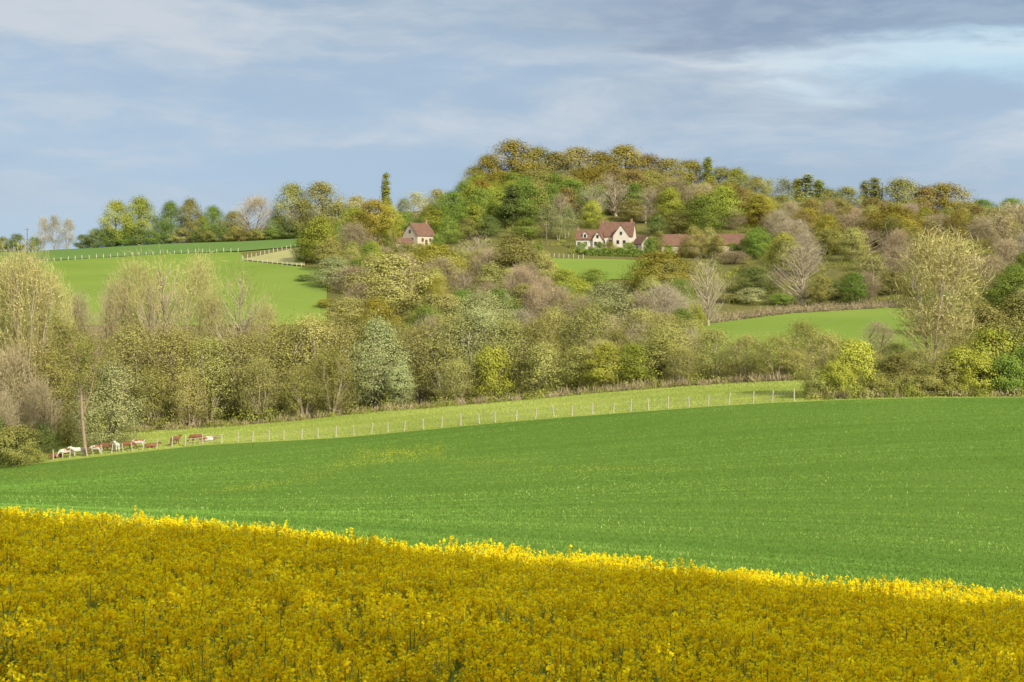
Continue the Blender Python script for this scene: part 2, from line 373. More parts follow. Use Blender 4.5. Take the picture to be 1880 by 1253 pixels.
# C: hilltop wood
for a in [(900,284,76,'gold'),(945,258,112,'gold'),(985,270,90,'olive'),(1018,280,84,'olive'),(1060,271,108,'russet'),(1102,279,88,'gold'),(1145,267,100,'gold'),(1188,284,90,'russet'),(1228,291,90,'olive'),(1266,294,84,'gold'),(1322,308,80,'olive'),(1352,309,68,'ygreen'),(872,306,60,'olive')]:
    T('C',a[0],a[1],640,a[2],'round',a[3])
T('C',1299,286,630,32,'column','ygreen')
for a in [(875,320,600,70,'round','ygreen'),(925,315,600,90,'round','gold'),(975,312,600,86,'round','olive'),(1025,314,595,90,'round','olive'),(1078,310,600,86,'round','gold'),(1120,318,590,70,'limb','grey'),(1165,312,590,84,'round','russet'),(1205,320,590,94,'round','olive'),(1245,332,570,94,'bare','brown'),(1285,338,575,80,'bare','brown'),(850,335,590,60,'round','green'),
 (868,348,560,70,'round','olive'),(905,345,560,70,'round','ygreen'),(940,338,535,84,'cone','dark'),(985,345,560,70,'round','green'),(1050,330,565,86,'round','green'),(1085,368,530,50,'round','ygreen'),(1130,328,560,86,'limb','grey'),(1160,365,545,54,'oval','olive'),(1005,374,505,60,'birch','willow'),(1040,378,505,56,'birch','willow'),(1025,395,500,44,'birch','willow'),(1290,362,520,104,'round','green'),(1326,340,545,76,'oval','ygreen'),(1245,385,520,60,'oval','olive'),(1205,395,515,50,'shrub','dark'),(1185,372,545,60,'limb','brown'),(895,395,505,56,'round','dark'),(965,400,500,60,'oval','green'),(1215,340,580,66,'round','gold'),(1360,345,570,76,'round','olive')]:
    T('C',a[0],a[1],a[2],a[3],a[4],a[5])
# D: right-hand ridge
for a in [(1385,324,600,64,'round','olive'),(1412,328,600,50,'birch','willow'),(1440,325,600,60,'birch','willow'),(1466,325,600,38,'column','ygreen'),(1484,317,600,42,'column','willow'),(1502,328,600,38,'column','ygreen'),(1520,346,600,68,'round','olive'),(1557,343,600,70,'round','olive'),(1588,329,600,36,'column','willow'),(1606,325,600,38,'column','olive'),(1650,328,600,102,'round','olive'),(1697,343,600,84,'round','russet'),(1738,337,600,120,'round','gold'),(1800,366,600,68,'round','green'),(1857,364,600,70,'round','green'),(1885,374,600,66,'round','gold'),(1435,358,570,74,'round','olive'),(1540,365,570,80,'round','olive'),(1395,362,560,70,'round','ygreen'),(1490,363,560,74,'round','olive'),(1345,385,540,50,'bare','brown'),(1600,364,570,84,'round','russet'),(1775,373,580,80,'round','olive'),(1830,381,580,70,'round','olive')]:
    T('D',a[0],a[1],a[2],a[3],a[4],a[5])
for a in [(1460,404,480,92,'bare','grey'),(1392,418,455,60,'round','green'),(1560,394,490,96,'bare','brown'),(1640,380,480,120,'round','gold'),(1720,395,480,100,'bare','brown'),(1790,394,480,100,'round','olive'),(1862,374,420,130,'bare','brown'),(1595,420,450,90,'limb','brown'),(1675,430,420,90,'round','olive'),(1520,420,460,80,'round','olive'),(1770,440,400,90,'round','olive'),(1840,440,400,90,'bare','brown')]:
    T('D',a[0],a[1],a[2],a[3],a[4],a[5])
# E: slope below the barns
T('E',1474,444,352,130,'limb','grey',label='large bare white limbed tree above the right meadow')
T('E',1300,470,322,78,'limb','grey',label='pale bare tree at the left end of the right meadow')
for a in [(1215,462,375,150,'round','gold'),(1276,415,458,48,'round','olive'),(1300,417,460,46,'round','belt'),(1318,432,456,36,'oval','olive'),(1384,420,462,44,'round','green'),(1228,450,462,30,'shrub','green'),(1254,447,462,34,'shrub','olive'),(1345,447,462,34,'shrub','green'),(1362,440,464,26,'oval','olive'),(1345,462,440,80,'bare','brown'),(1385,490,372,80,'round','dark'),(1380,530,355,70,'shrub','willow'),(1435,540,352,60,'shrub','green'),(1530,515,360,64,'round','dark'),(1600,470,365,90,'birch','pale'),(1570,500,375,80,'round','olive'),(1640,500,365,80,'round','olive'),(1700,500,340,90,'round','olive'),(1780,500,330,90,'round','belt'),(1860,500,320,110,'round','green'),(1820,470,360,90,'bare','brown'),(1420,500,380,60,'bare','brown'),(1340,540,360,70,'round','olive'),
 (1068,446,462,34,'shrub','green'),(1102,446,466,28,'shrub','green'),(1122,444,464,30,'oval','olive'),(1154,446,466,30,'shrub','green'),(1194,438,462,34,'shrub','green'),(1206,424,468,30,'oval','olive')]:
    T('E' if a[0]>1207 else 'B',a[0],a[1],a[2],a[3],a[4],a[5])
# G: middle slope below the village
for a in [(880,428,405,88,'limb','grey'),(720,468,335,150,'round','belt'),(800,448,385,124,'round','gold'),(945,434,385,116,'round','olive'),(612,472,385,88,'round','willow'),(655,490,372,110,'bare','brown'),(560,505,400,50,'shrub','dark'),(992,474,392,80,'round','gold'),(1035,494,375,70,'round','ygreen'),(1092,494,375,74,'round','green'),(1060,512,345,80,'round','ygreen'),(1124,518,300,140,'willow','willow'),(1020,528,305,90,'bare','brown'),(885,534,292,140,'willow','willow'),(1215,524,295,124,'bare','grey'),(1160,545,300,80,'round','olive'),(600,550,345,54,'shrub','gold'),(800,540,320,90,'oval','belt'),(850,490,370,60,'limb','brown'),(905,500,360,80,'bare','brown'),(760,500,360,80,'round','olive'),(960,520,330,80,'oval','belt'),(690,530,340,70,'bare','brown'),(640,545,320,80,'oval','belt'),(1270,560,300,60,'shrub','ygreen')]:
    T('G',a[0],a[1],a[2],a[3],a[4],a[5])
# M: valley belt
for a in [(250,482,262,120,'bare','pale'),(305,472,258,140,'limb','pale'),(358,478,262,120,'bare','pale'),(440,486,256,150,'limb','pale'),(215,520,262,90,'bare','brown'),(395,540,258,90,'bare','pale'),(490,560,256,80,'bare','pale'),(275,500,255,90,'limb','pale'),
 (250,598,242,140,'feather','belt'),(318,605,240,140,'feather','olive'),(385,620,238,120,'feather','belt'),(450,612,240,140,'feather','belt'),(515,590,242,140,'feather','olive'),(575,582,240,140,'feather','belt'),(640,596,238,120,'feather','belt'),(692,584,236,124,'willow','willow'),(610,640,230,90,'feather','olive'),(765,600,240,120,'feather','belt'),(820,574,238,130,'feather','belt'),(875,566,238,130,'feather','willow'),(930,588,236,120,'feather','belt'),(980,586,238,120,'feather','olive'),(1020,565,262,90,'feather','belt'),(1085,560,258,130,'feather','belt'),(905,640,228,90,'shrub','ygreen'),(1000,630,228,90,'oval','belt'),(1060,634,226,80,'oval','olive'),(1112,628,222,90,'oval','ygreen'),(1165,630,222,90,'oval','ygreen'),(1212,618,222,90,'oval','olive'),(1255,640,218,70,'feather','belt'),(1312,604,222,116,'willow','belt'),(1372,615,215,90,'feather','belt'),(1425,614,212,90,'feather','olive'),(1475,590,225,80,'feather','olive'),(1450,640,212,60,'feather','belt'),(735,660,232,60,'oval','willow'),(480,660,232,80,'feather','belt'),(560,670,230,80,'feather','olive'),(840,660,228,80,'feather','belt'),(350,680,234,80,'feather','belt'),(285,680,236,80,'feather','olive'),(1610,592,250,70,'bare','brown'),(1545,625,222,80,'feather','belt'),(1590,640,215,80,'feather','olive'),(1640,630,218,80,'feather','belt'),(1500,630,216,70,'feather','belt')]:
    T('M',a[0],a[1],a[2],a[3],a[4],a[5])
# N: left edge
for a in [(55,460,236,150,'vase','pale'),(5,470,240,130,'vase','pale'),(100,500,240,100,'vase','pale'),(150,545,246,90,'bare','brown'),(198,664,214,146,'willow','willow'),(20,640,232,110,'bare','brown'),(90,640,236,100,'feather','olive'),(0,720,216,90,'bare','brown'),(150,620,240,90,'feather','belt'),(30,785,206,110,'shrub','olive'),(75,700,228,80,'bare','brown'),(85,780,216,60,'shrub','dark'),(-10,770,208,90,'shrub','dark'),(120,770,222,60,'shrub','olive')]:
    T('N',a[0],a[1],a[2],a[3],a[4],a[5])
# R: right edge thicket
T('R',1716,428,212,196,'vase','pale',label='large vase shaped budding tree rising over the right thicket')
for a in [(1512,612,178,100,'feather','belt'),(1570,628,173,110,'shrub','ygreen'),(1625,655,180,80,'feather','belt'),(1690,640,178,90,'feather','belt'),(1660,690,171,80,'shrub','olive'),(1760,612,184,90,'feather','belt'),(1760,640,172,110,'shrub','ygreen'),(1820,606,173,140,'shrub','ygreen'),(1875,600,180,100,'oval','olive'),(1880,640,170,110,'shrub','green'),(1800,560,215,110,'oval','belt'),(1870,540,220,120,'oval','olive'),(1500,680,172,60,'shrub','belt'),(1610,685,170,70,'shrub','olive'),(1700,690,169,80,'shrub','olive'),(1540,665,171,80,'shrub','ygreen'),(1730,665,170,90,'shrub','olive'),(1795,660,169,90,'shrub','ygreen'),(1845,655,168.5,90,'shrub','green'),(1655,650,176,90,'oval','olive')]:
    T('R',a[0],a[1],a[2],a[3],a[4],a[5])

# the half bare tree with a reddish leaning trunk beside the cattle
def snag():
    Y=207.; f=lambda px,py,yy=0:np.array([(px-940)/F*Y,Y+yy,-(py-H0)/F*Y])
    b=f(158,808); b[2]=z1(b[0],Y)-.2; o=empty('bare_tree',tuple(b)); st=Soup(); rg=np.random.default_rng(8)
    main=np.array([b,f(151,765),f(148,715,.2),f(139,672,.3),f(131,640,.2),f(120,618),f(104,600)])-b
    st.tube(main,[.27,.21,.18,.15,.12,.08,.035],8); sp=Soup(); ends=[]
    # one side stem leaving low on the right
    side=np.array([main[1],f(166,725)-b,f(174,680)-b,f(178,640)-b,f(190,612)-b]); st.tube(side,[.12,.10,.08,.06,.03],6)
    for _ in range(54):
        src=main if rg.random()<.7 else side; top=len(src)-1
        k=rg.uniform(1.8 if src is main else .9,top); i=int(min(k,top-1)); s0=src[i]+(src[i+1]-src[i])*(k-i)
        a=rg.random()*6.28; l=rg.uniform(1.4,4.4)*(1-.4*k/top); e=s0+np.array([np.cos(a)*l,np.sin(a)*l,rg.uniform(.1,1.2)*l*.6]); m=(s0+e)/2+np.array([0,0,-.2])
        q=np.linspace(0,1,6)[:,None]; st.tube((1-q)**2*s0+2*q*(1-q)*m+q*q*e,np.linspace(.075,.02,6),4); ends.append((m+e)/2); ends.append(e)
    E=np.array(ends); idx=np.repeat(np.arange(len(E)),75); n=len(idx); P=E[idx]+rg.normal(size=(n,3))*.6
    d=unit(rg.normal(size=(n,3))+np.array([0,0,.4])); sp.diamonds(P,d*rg.uniform(.08,.28,n)[:,None],unit(np.cross(d,rg.normal(size=(n,3))))*.045,rg.random(n))
    link('trunk',st.mesh('trunk',[M_barkr],True),o); link('crown',sp.mesh('crown',[C['olive']]),o)
    tag(o,'half bare tree with tall reddish leaning trunk beside the cattle pen','tree')
snag()

# fill trees inside the woods
BX=[(712,805,458),(1050,1200,470),(1198,1380,466)]
def free(px,wpx,Y,pyt,pyg):
    if Y<490:
        for a,b,yb in BX:
            if px+wpx/2>a and px-wpx/2<b and pyt<yb: return False
    if 1005<px+0<1180 and pyt<520 and 300<Y<475 and pyg>470: return False
    if 1280<px<1700 and pyt<660 and 215<Y<345: return False
    if px<600 and pyt<600 and 262<Y: return False
    return True
SKX=[560,700,830,880,945,1150,1250,1350,1450,1600,1750,1900]; SKY=[410,385,368,328,304,302,320,338,358,364,370,390]
zones=[('C',850,1420,545,660,84,['round','round','oval','limb'],['gold','olive','ygreen','green','olive','brown','russet'],(11,16)),
('D',1370,1960,400,600,66,['round','round','bare','oval','birch'],['olive','belt','gold','russet','ygreen','brown'],(8,13)),
('G',600,1280,280,420,52,['round','bare','oval','feather'],['olive','belt','belt','gold','green'],(7,11)),
('B',600,880,490,600,24,['round','oval','birch'],['ygreen','olive','green'],(7,11)),
('M',160,1500,235,275,34,['feather','feather','limb'],['belt','olive','belt','pale'],(7,11)),
('E',1480,1960,290,400,22,['round','bare','oval'],['olive','green','belt'],(6,10))]
placed=[(r[0].location.x,r[0].location.y) for r in TREES]
for zn,p0,p1,Ya,Yb,cnt,shs,cls,hr in zones:
    got=0;tries=0
    while got<cnt and tries<cnt*14:
        tries+=1
        px=random.uniform(p0,p1); Y=random.uniform(Ya,Yb); x=(px-940)/F*Y
        if any((x-a)**2+(Y-b)**2<20 for a,b in placed): continue
        zg=z1(x,Y); h=random.uniform(*hr); pyg=H0-zg/Y*F; pyt=H0-(zg+h)/Y*F
        lim=np.interp(px,SKX,SKY)+random.uniform(0,14)
        if pyt<lim: 
            h=-(lim-H0)/F*Y-zg; pyt=lim
            if h<4: continue
        w=h*random.uniform(.85,1.15); wp=w/Y*F
        if not free(px,wp,Y,pyt,pyg): continue
        shp=random.choice(shs); cl=random.choice(cls)
        if shp in('bare','limb'): cl=random.choice(['brown','grey','brown'])
        if shp not in('bare','limb') and cl=='brown': cl='olive'
        T(zn,px,pyt,Y,wp,shp,cl,fill=True); placed.append((x,Y)); got+=1

ZP={'A':'on the skyline above the left field','B':'by the village houses','C':'in the hilltop wood','D':'on the right-hand ridge','E':'above the right meadow','G':'on the slope below the village','M':'in the valley belt','N':'at the left edge by the cattle','R':'in the thicket at the right edge'}
ORD=['first','second','third','fourth','fifth','sixth','seventh','eighth','ninth','tenth','eleventh','twelfth','thirteenth','fourteenth','fifteenth','sixteenth','seventeenth','eighteenth','nineteenth','twentieth','twenty-first','twenty-second','twenty-third','twenty-fourth','twenty-fifth','twenty-sixth','twenty-seventh','twenty-eighth','twenty-ninth','thirtieth']
from collections import defaultdict
gd=defaultdict(list)
for r in TREES:
    o,zn,px,shp,cl,lab,fl=r
    cat='shrub' if shp=='shrub' else 'tree'
    if lab: tag(o,lab,cat); continue
    if fl: 
        o['label']=f"{CW[cl]} {SHW[shp]} filling in {ZP[zn]}"; o['category']=cat; o['group']=f"{CW[cl]} {SHW[shp]}s filling in {ZP[zn]}"
        continue
    gd[(zn,shp,cl)].append(r)
for k,lst in gd.items():
    lst.sort(key=lambda r:r[2])
    for i,r in enumerate(lst):
        o,zn,px,shp,cl,lab,fl=r
        base=f"{CW[cl]} {SHW[shp]} {ZP[zn]}"
        if len(lst)>1: base+=f", {ORD[i]} from left"
        if len(base.split())>16: base=base.replace('tall vase shaped','vase shaped')
        tag(o,base,'shrub' if shp=='shrub' else 'tree', f"{SHN[shp].replace('_',' ')}s {ZP[zn]}")

# ------------------------------------------------------------------ undergrowth (uncountable)
def clumps(name,P,Hh,Rr,mat,label,cat,nl=60,ls=.16,stalk=0):
    P=np.asarray(P); n=len(P); idx=np.repeat(np.arange(n),nl); m=len(idx)
    off=unit(RG.normal(size=(m,3)))*(RG.random(m)**.4)[:,None]; off[:,2]=np.abs(off[:,2])
    Q=P[idx]+off*np.c_[Rr[idx],Rr[idx],Hh[idx]]
    nr=unit(off+RG.normal(size=(m,3))*.4); U=unit(np.cross(nr,RG.normal(size=(m,3)))); V=np.cross(nr,U)
    sz=(ls*RG.uniform(.6,1.4,m))[:,None]; ct=RG.random(n)
    sp=Soup(); sp.diamonds(Q,U*sz,V*sz*.7,np.clip(ct[idx]*.7+.3*RG.random(m),0,1))
    if stalk:
        idx=np.repeat(np.arange(n),stalk); m=len(idx)
        B=P[idx]+RG.normal(size=(m,3))*np.c_[Rr[idx],Rr[idx],Rr[idx]*0]*.5
        d=unit(np.array([0,0,1.])+RG.normal(size=(m,3))*.4); ln=(Hh[idx]*RG.uniform(.3,.65,m))[:,None]
        sp.diamonds(B+d*ln,d*ln,unit(np.cross(d,RG.normal(size=(m,3))))*.03,RG.random(m),m=0)
    o=link(name,sp.mesh(name,[mat])); tag(o,label,cat,kind='stuff'); return o
def region(n,p0,p1,Ya,Yb,ok=lambda px,Y,py:True):
    px=RG.uniform(p0,p1,n); Y=RG.uniform(Ya,Yb,n); x=(px-940)/F*Y; z=Z(x,Y); py=H0-z/Y*F
    k=np.array([ok(a,b,c) for a,b,c in zip(px,Y,py)]); return np.c_[x,Y,z][k]
M_ug=leaf_mat('undergrowth_leaf',(.13,.15,.03),(.35,.37,.075),objvar=0,hi2=(.38,.31,.12))
M_br=leaf_mat('bramble_twigs',(.24,.18,.10),(.54,.45,.28),objvar=0)
def okw(px,Y,py):
    x=(px-940)/F*Y
    if Y<Ybelt(x)+2: return False
    if px<600 and Y>285: return False
    if 1010<px<1185 and 470<py<520: return False
    if 1275<px<1720 and 560<py<690 and Y>218: return False
    return True
P=np.concatenate([region(900,-60,1950,170,300,okw),region(1200,590,1950,290,600,okw)])
n=len(P); clumps('woodland_undergrowth',P,RG.uniform(1.2,3.4,n),RG.uniform(1.2,2.8,n),M_ug,'mixed low undergrowth and saplings beneath the valley and hill trees','undergrowth',nl=110,ls=.15,stalk=8)
xs=RG.uniform(-80,45,260); ys=Ybelt(xs)+RG.uniform(.2,5,260); P=np.c_[xs,ys,Z(xs,ys)]
clumps('dry_brambles',P[:150],RG.uniform(.5,1.6,150),RG.uniform(.6,1.5,150),M_br,'tan dry brambles and stems along the foot of the valley trees','brambles',nl=12,ls=.08,stalk=34)
clumps('belt_weeds',P[150:],RG.uniform(.5,1.3,110),RG.uniform(.8,1.8,110),M_ug,'green weeds and nettles along the foot of the valley trees','weeds',nl=110,ls=.08,stalk=6)
xs=RG.uniform(36,75,190); ys=Yfield(xs)+RG.uniform(1.5,6,190); P=np.c_[xs,ys,Z(xs,ys)]
clumps('thicket_brambles',P[:70],RG.uniform(.5,1.3,70),RG.uniform(.7,1.5,70),M_br,'reddish brown brambles at the field edge below the right thicket','brambles',nl=30,ls=.1,stalk=26)
clumps('thicket_weeds',P[70:],RG.uniform(.6,1.9,120),RG.uniform(.8,1.7,120),M_ug,'green weeds and low growth at the field edge below the right thicket','weeds',nl=140,ls=.09,stalk=6)
P=[]
for p in np.linspace(1285,1660,150):
    x,Y,z=hit(p+random.uniform(-4,4),np.interp(p,[1285,1300,1450,1640,1660],[601,597,578,567,567]),290,360); Y+=random.uniform(1,6); P.append((x,Y,z1(x,Y)))
n=len(P); clumps('hedgerow_brambles',np.array(P),RG.uniform(1,2.6,n),RG.uniform(1,2,n),M_br,'brown hedgerow undergrowth along the top of the right meadow','brambles',nl=60,ls=.12,stalk=12)

# clipped hedges of the farm
def hedge(name,label,px0,px1,Y,h,th,mat,dens=70,grp=None):
    x0=(px0-940)/F*Y; x1=(px1-940)/F*Y; n=int((x1-x0)*h*dens)
    o=empty(name,((x0+x1)/2,Y,z1((x0+x1)/2,Y))); 
    x=RG.uniform(x0,x1,n)-(x0+x1)/2; y=RG.uniform(-th/2,th/2,n); z=RG.random(n)**.8*h*(1+.12*np.sin(x*1.3)); zz=Z(x+(x0+x1)/2,y*0+Y)-o.location.z
    nr=unit(np.c_[RG.normal(size=n)*.5,-np.abs(RG.normal(size=n)),np.abs(RG.normal(size=n))]); U=unit(np.cross(nr,RG.normal(size=(n,3)))); V=np.cross(nr,U); sz=RG.uniform(.12,.25,n)[:,None]
    sp=Soup(); sp.diamonds(np.c_[x,y,z+zz],U*sz,V*sz*.8,RG.random(n)); me=sp.mesh('foliage',[mat])
    link('foliage',me,o); tag(o,label,'hedge',grp)
hedge('clipped_hedge','clipped green hedge in front of the white farmhouse',1080,1182,458,2.6,1.4,C['green'])

# ------------------------------------------------------------------ crops: blades
def blades(name,X,Yv,h,w,mat,label,cat,tint,dry=None,lean=.35):
    n=len(X); z=Z(X,Yv)-.02; B=np.c_[X,Yv,z]
    a=RG.random(n)*3.1416; S=np.c_[np.cos(a),np.sin(a),np.zeros(n)]*(w/2)[:,None]
    tip=B+np.c_[RG.normal(size=n)*lean*h,RG.normal(size=n)*lean*h,h]
    V=np.stack([B-S,B+S,tip],1).reshape(-1,3); Fc=np.arange(3*n).reshape(n,3)
    me=np_mesh(name,V,Fc,[mat],np.repeat(tint,3),extra=np.repeat(dry,3) if dry is not None else None)
    o=link(name,me); tag(o,label,cat,kind='stuff'); return o
def crop_mat():
    m=bpy.data.materials.new('young_cereal'); t=nt(m)
    a=N(t,'ShaderNodeAttribute',attribute_name='tint'); d=N(t,'ShaderNodeAttribute',attribute_name='dry')
    c=ramp_(t,a.outputs['Fac'],[(0,(.095,.21,.034)),(.5,(.17,.315,.054)),(1,(.27,.42,.08))])
    c=mix_(t,d.outputs['Fac'],c,(.50,.52,.06))
    df=N(t,'ShaderNodeBsdfDiffuse'); L(t,c,df.inputs[0])
    o=N(t,'ShaderNodeOutputMaterial'); L(t,df.outputs[0],o.inputs[0]); return m
M_crop=crop_mat()
n=560000
Yv=np.exp(RG.uniform(math.log(26),math.log(212),n)); X=RG.uniform(-1,1,n)*(.39*Yv+4)
k=Yv<Yfield(X)-.1; Yv=Yv[k]; X=X[k]
q=Yv+.10*X+1.5*np.sin(X*.05)
band=np.zeros(len(X)); r2=np.random.default_rng(5)
for f in (.11,.23,.41,.73,1.3,2.1): band+=np.sin(q*f*2*np.pi/2.2+r2.random()*6+.6*np.sin(X*.03*r2.random()*3))*.16
blot=np.sin(X*.09+1)*np.sin(Yv*.06+2)*.12+np.sin(X*.31+Yv*.12)*.05
tint=np.clip(.5+band*.7+blot+RG.normal(size=len(X))*.04,0,1)
tr_=np.abs(((q/13.0)%1.0)-.5)*13.0
tint=np.where(np.abs(tr_-1.0)<.34,tint*.2,tint)
dry=np.zeros(len(X))
PXs=940+X/Yv*F; PYs=H0-Z(X,Yv)/Yv*F
def spot(px,py,sx,sy,a,sl=0.0):
    global dry
    u=(PXs-px)/sx; v=(PYs-py-(PXs-px)*sl)/sy
    wob=1+.35*np.sin(PXs*.05+py)+.25*np.sin(PXs*.13)
    dry=np.maximum(dry,a*np.exp(-(u*u+v*v)*wob)*(.85+.15*RG.random(len(X))))
spot(735,832,75,10,1.0,-.05); spot(690,846,90,6,.8,-.1); spot(470,893,90,4.5,.6,-.12); spot(1120,861,130,4,.4,0); spot(900,848,80,4,.4,-.03); spot(600,868,60,4,.4,-.1); spot(60,868,90,6,.35)
blades('cereal_crop',X,Yv,RG.uniform(.05,.11,len(X)),RG.uniform(.02,.034,len(X))*(.45+Yv/65),M_crop,'dense young green cereal crop standing in drilled rows','crop',tint,dry,lean=.9)
n=1500; Yv=np.exp(RG.uniform(math.log(42),math.log(100),n)); X=RG.uniform(-1,1,n)*(.37*Yv)
k=(Yv<Yfield(X)-5)&((np.sin(X*.35)+np.sin(Yv*.3+X*.1)+RG.normal(size=n))>.7); X=X[k];Yv=Yv[k]
M_head=leaf_mat('grass_heads',(.24,.34,.08),(.38,.46,.14),objvar=0,transl=0)
n=len(X); z=Z(X,Yv); sp=Soup(); Cc=np.c_[X,Yv,z+RG.uniform(.18,.32,n)]
sp.diamonds(Cc,np.c_[RG.normal(size=n)*.03,RG.normal(size=n)*.03,RG.uniform(.05,.09,n)],np.c_[np.full(n,.016)*(Yv/50),np.zeros(n),np.zeros(n)],RG.random(n))
tag(link('grass_heads',sp.mesh('grass_heads',[M_head])),'scattered pale grass heads above the green cereal crop','grass',kind='stuff')
M_pg=leaf_mat('pasture_grass',(.25,.32,.055),(.44,.50,.13),objvar=0,transl=0)
n=90000; X=RG.uniform(-85,55,n); a=RG.random(n); Yv=Yfield(X)+.5+a*(Ybelt(X)-Yfield(X)+1)
tint=np.clip(.5+.25*np.sin(X*.15+Yv*.1)+.2*np.sin(Yv*.6+X*.05)+RG.normal(size=n)*.2,0,1)
blades('pasture_grass',X,Yv,RG.uniform(.06,.16,n),RG.uniform(.08,.16,n),M_pg,'short light green pasture grass behind the post fence','grass',tint)

# ------------------------------------------------------------------ rapeseed
def rapeseed():
    rg=np.random.default_rng(3)
    dens=30; n=int(26*17.6*dens); X=rg.uniform(-13,13,n); Yv=rg.uniform(4.7,YR,n)
    k=np.abs(X)<.40*Yv+2.6; X=X[k]; Yv=Yv[k]; n=len(X)
    g=Z(X,Yv); hh=1.21-.006*X+.04*np.sin(X*1.1+Yv*.6)+.04*np.sin(X*2.7-Yv*1.9)+rg.normal(size=n)*.045+(rg.random(n)<.02)*rg.uniform(.06,.15,n)
    top=g+hh; sp=Soup()
    B=np.c_[X,Yv,top]
    lean=np.c_[rg.normal(size=n)*.06,rg.normal(size=n)*.06,np.ones(n)]
    ln=.45; a=rg.random(n)*3.14; sw=np.c_[np.cos(a),np.sin(a),np.zeros(n)]*.0034
    sp.diamonds(B-lean*ln-np.array([0,0,.02]),lean*ln,sw,rg.random(n),m=1,rect=True)
    kk=4; idx=np.repeat(np.arange(n),kk); m=len(idx)
    d=unit(np.c_[rg.normal(size=m),rg.normal(size=m),rg.uniform(.1,.9,m)]); l=rg.uniform(.04,.09,m)[:,None]
    C0=B[idx]-np.c_[np.zeros(m),np.zeros(m),rg.uniform(.26,.8,m)]+d*l
    sp.diamonds(C0,d*l,unit(np.cross(d,rg.normal(size=(m,3))))*l*.3,rg.random(m),m=1)
    kr=7; idx=np.repeat(np.arange(n),kr); m=len(idx)
    first=(np.arange(m)%kr)==0
    ox=rg.normal(size=(m,2))*.12*(~first)[:,None]; dz=-np.abs(rg.normal(size=m))*.13*(~first)
    R=np.c_[X[idx]+ox[:,0],Yv[idx]+ox[:,1],top[idx]+dz]
    base=np.c_[X[idx],Yv[idx],top[idx]+dz-.28-np.abs(rg.normal(size=m))*.05]
    mid=(R+base)/2; U=(R-base)/2
    sp.diamonds(mid,U,unit(np.cross(U,rg.normal(size=(m,3))))*.003,rg.random(m),m=1,rect=True)
    ry=Yv[idx]
    pt=rg.normal(size=m)*.2
    for lo,hi,nb,sz,two in ((0,9.0,17,.0110,True),(9.0,13,15,.0130,False),(13,99,9,.0165,False)):
        s_=np.where((ry>=lo)&(ry<hi))[0]; j=np.repeat(s_,nb); q=len(j)
        rr=.006+.024*rg.random(q); an=rg.random(q)*6.283; up=rg.uniform(-.042,.032,q)
        off=np.c_[np.cos(an)*rr,np.sin(an)*rr,up]; Cc=R[j]+off
        nr=unit(off*np.array([1,1,.6])+np.array([0,0,.02])+rg.normal(size=(q,3))*.014)
        U=unit(np.cross(nr,rg.normal(size=(q,3)))); V=np.cross(nr,U); ss=(sz*rg.uniform(.75,1.2,q))[:,None]
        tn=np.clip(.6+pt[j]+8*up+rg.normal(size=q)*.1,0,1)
        if two:
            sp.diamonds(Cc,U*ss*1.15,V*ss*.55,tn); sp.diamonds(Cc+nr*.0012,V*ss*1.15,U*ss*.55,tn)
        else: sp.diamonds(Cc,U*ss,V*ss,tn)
    sp.diamonds(R+np.array([0,0,.035]),np.tile([0,0,.012],(m,1)),np.tile([.008,0,0],(m,1)),rg.random(m),m=2)
    kp=3; idx2=np.repeat(np.arange(m)[::4],kp); q=len(idx2)
    tt=rg.uniform(.25,.8,q)[:,None]; C0=base[idx2]*(1-tt)+R[idx2]*tt; d=unit(np.c_[rg.normal(size=q),rg.normal(size=q),rg.uniform(.3,1.2,q)])*.022
    sp.diamonds(C0+d,d,unit(np.cross(d,rg.normal(size=(q,3))))*.003,rg.random(q),m=1)
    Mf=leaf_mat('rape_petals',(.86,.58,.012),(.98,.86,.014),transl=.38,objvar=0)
    Ms=leaf_mat('rape_stems',(.22,.28,.05),(.40,.47,.11),objvar=0,transl=0)
    Mb=leaf_mat('rape_buds',(.45,.46,.02),(.65,.65,.04),objvar=0,transl=0)
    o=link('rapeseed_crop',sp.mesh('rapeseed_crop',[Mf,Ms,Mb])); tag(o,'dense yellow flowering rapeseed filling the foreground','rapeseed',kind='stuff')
rapeseed()

# ------------------------------------------------------------------ sun direction
EL=30.0; AZ=math.radians(145)   # compass style: 0=+Y, clockwise
S=(math.sin(AZ)*math.cos(math.radians(EL)),math.cos(AZ)*math.cos(math.radians(EL)),math.sin(math.radians(EL)))
# added leafy screen, unseen behind the viewpoint, shaped to shade the near rapeseed
def add_shade_screen():
    Yh=-6.0; n=96000; x=RG.uniform(-5,56,n)
    xs_=x-(20-Yh)*S[0]/-S[1]
    Ys=19.4-.14*np.clip(xs_,-9,9)
    zc=-1.156-.08*np.clip(xs_,-10,10)-.143*Ys
    topz=zc+(Ys-Yh)*S[2]/-S[1]+.07*np.sin(x*.9)+.05*np.sin(x*2.3+1)+.04*np.sin(x*5.1)
    g=-2.4-.05*x-.143*Yh
    z=g+.2+(topz-g)*RG.random(n)**.72; y=Yh+RG.uniform(-.6,.6,n)
    nr=unit(RG.normal(size=(n,3))); U=unit(np.cross(nr,RG.normal(size=(n,3)))); V=np.cross(nr,U); sz=RG.uniform(.09,.17,n)[:,None]
    sp=Soup(); sp.diamonds(np.c_[x,y,z],U*sz,V*sz,RG.random(n))
    M=leaf_mat('shade_screen_leaf',(.14,.22,.02),(.28,.38,.035),transl=0,objvar=0)
    tag(link('shade_screen',sp.mesh('shade_screen',[M])),'tall leafy screen added unseen behind the viewer to shade the near rapeseed','hedge')
add_shade_screen()

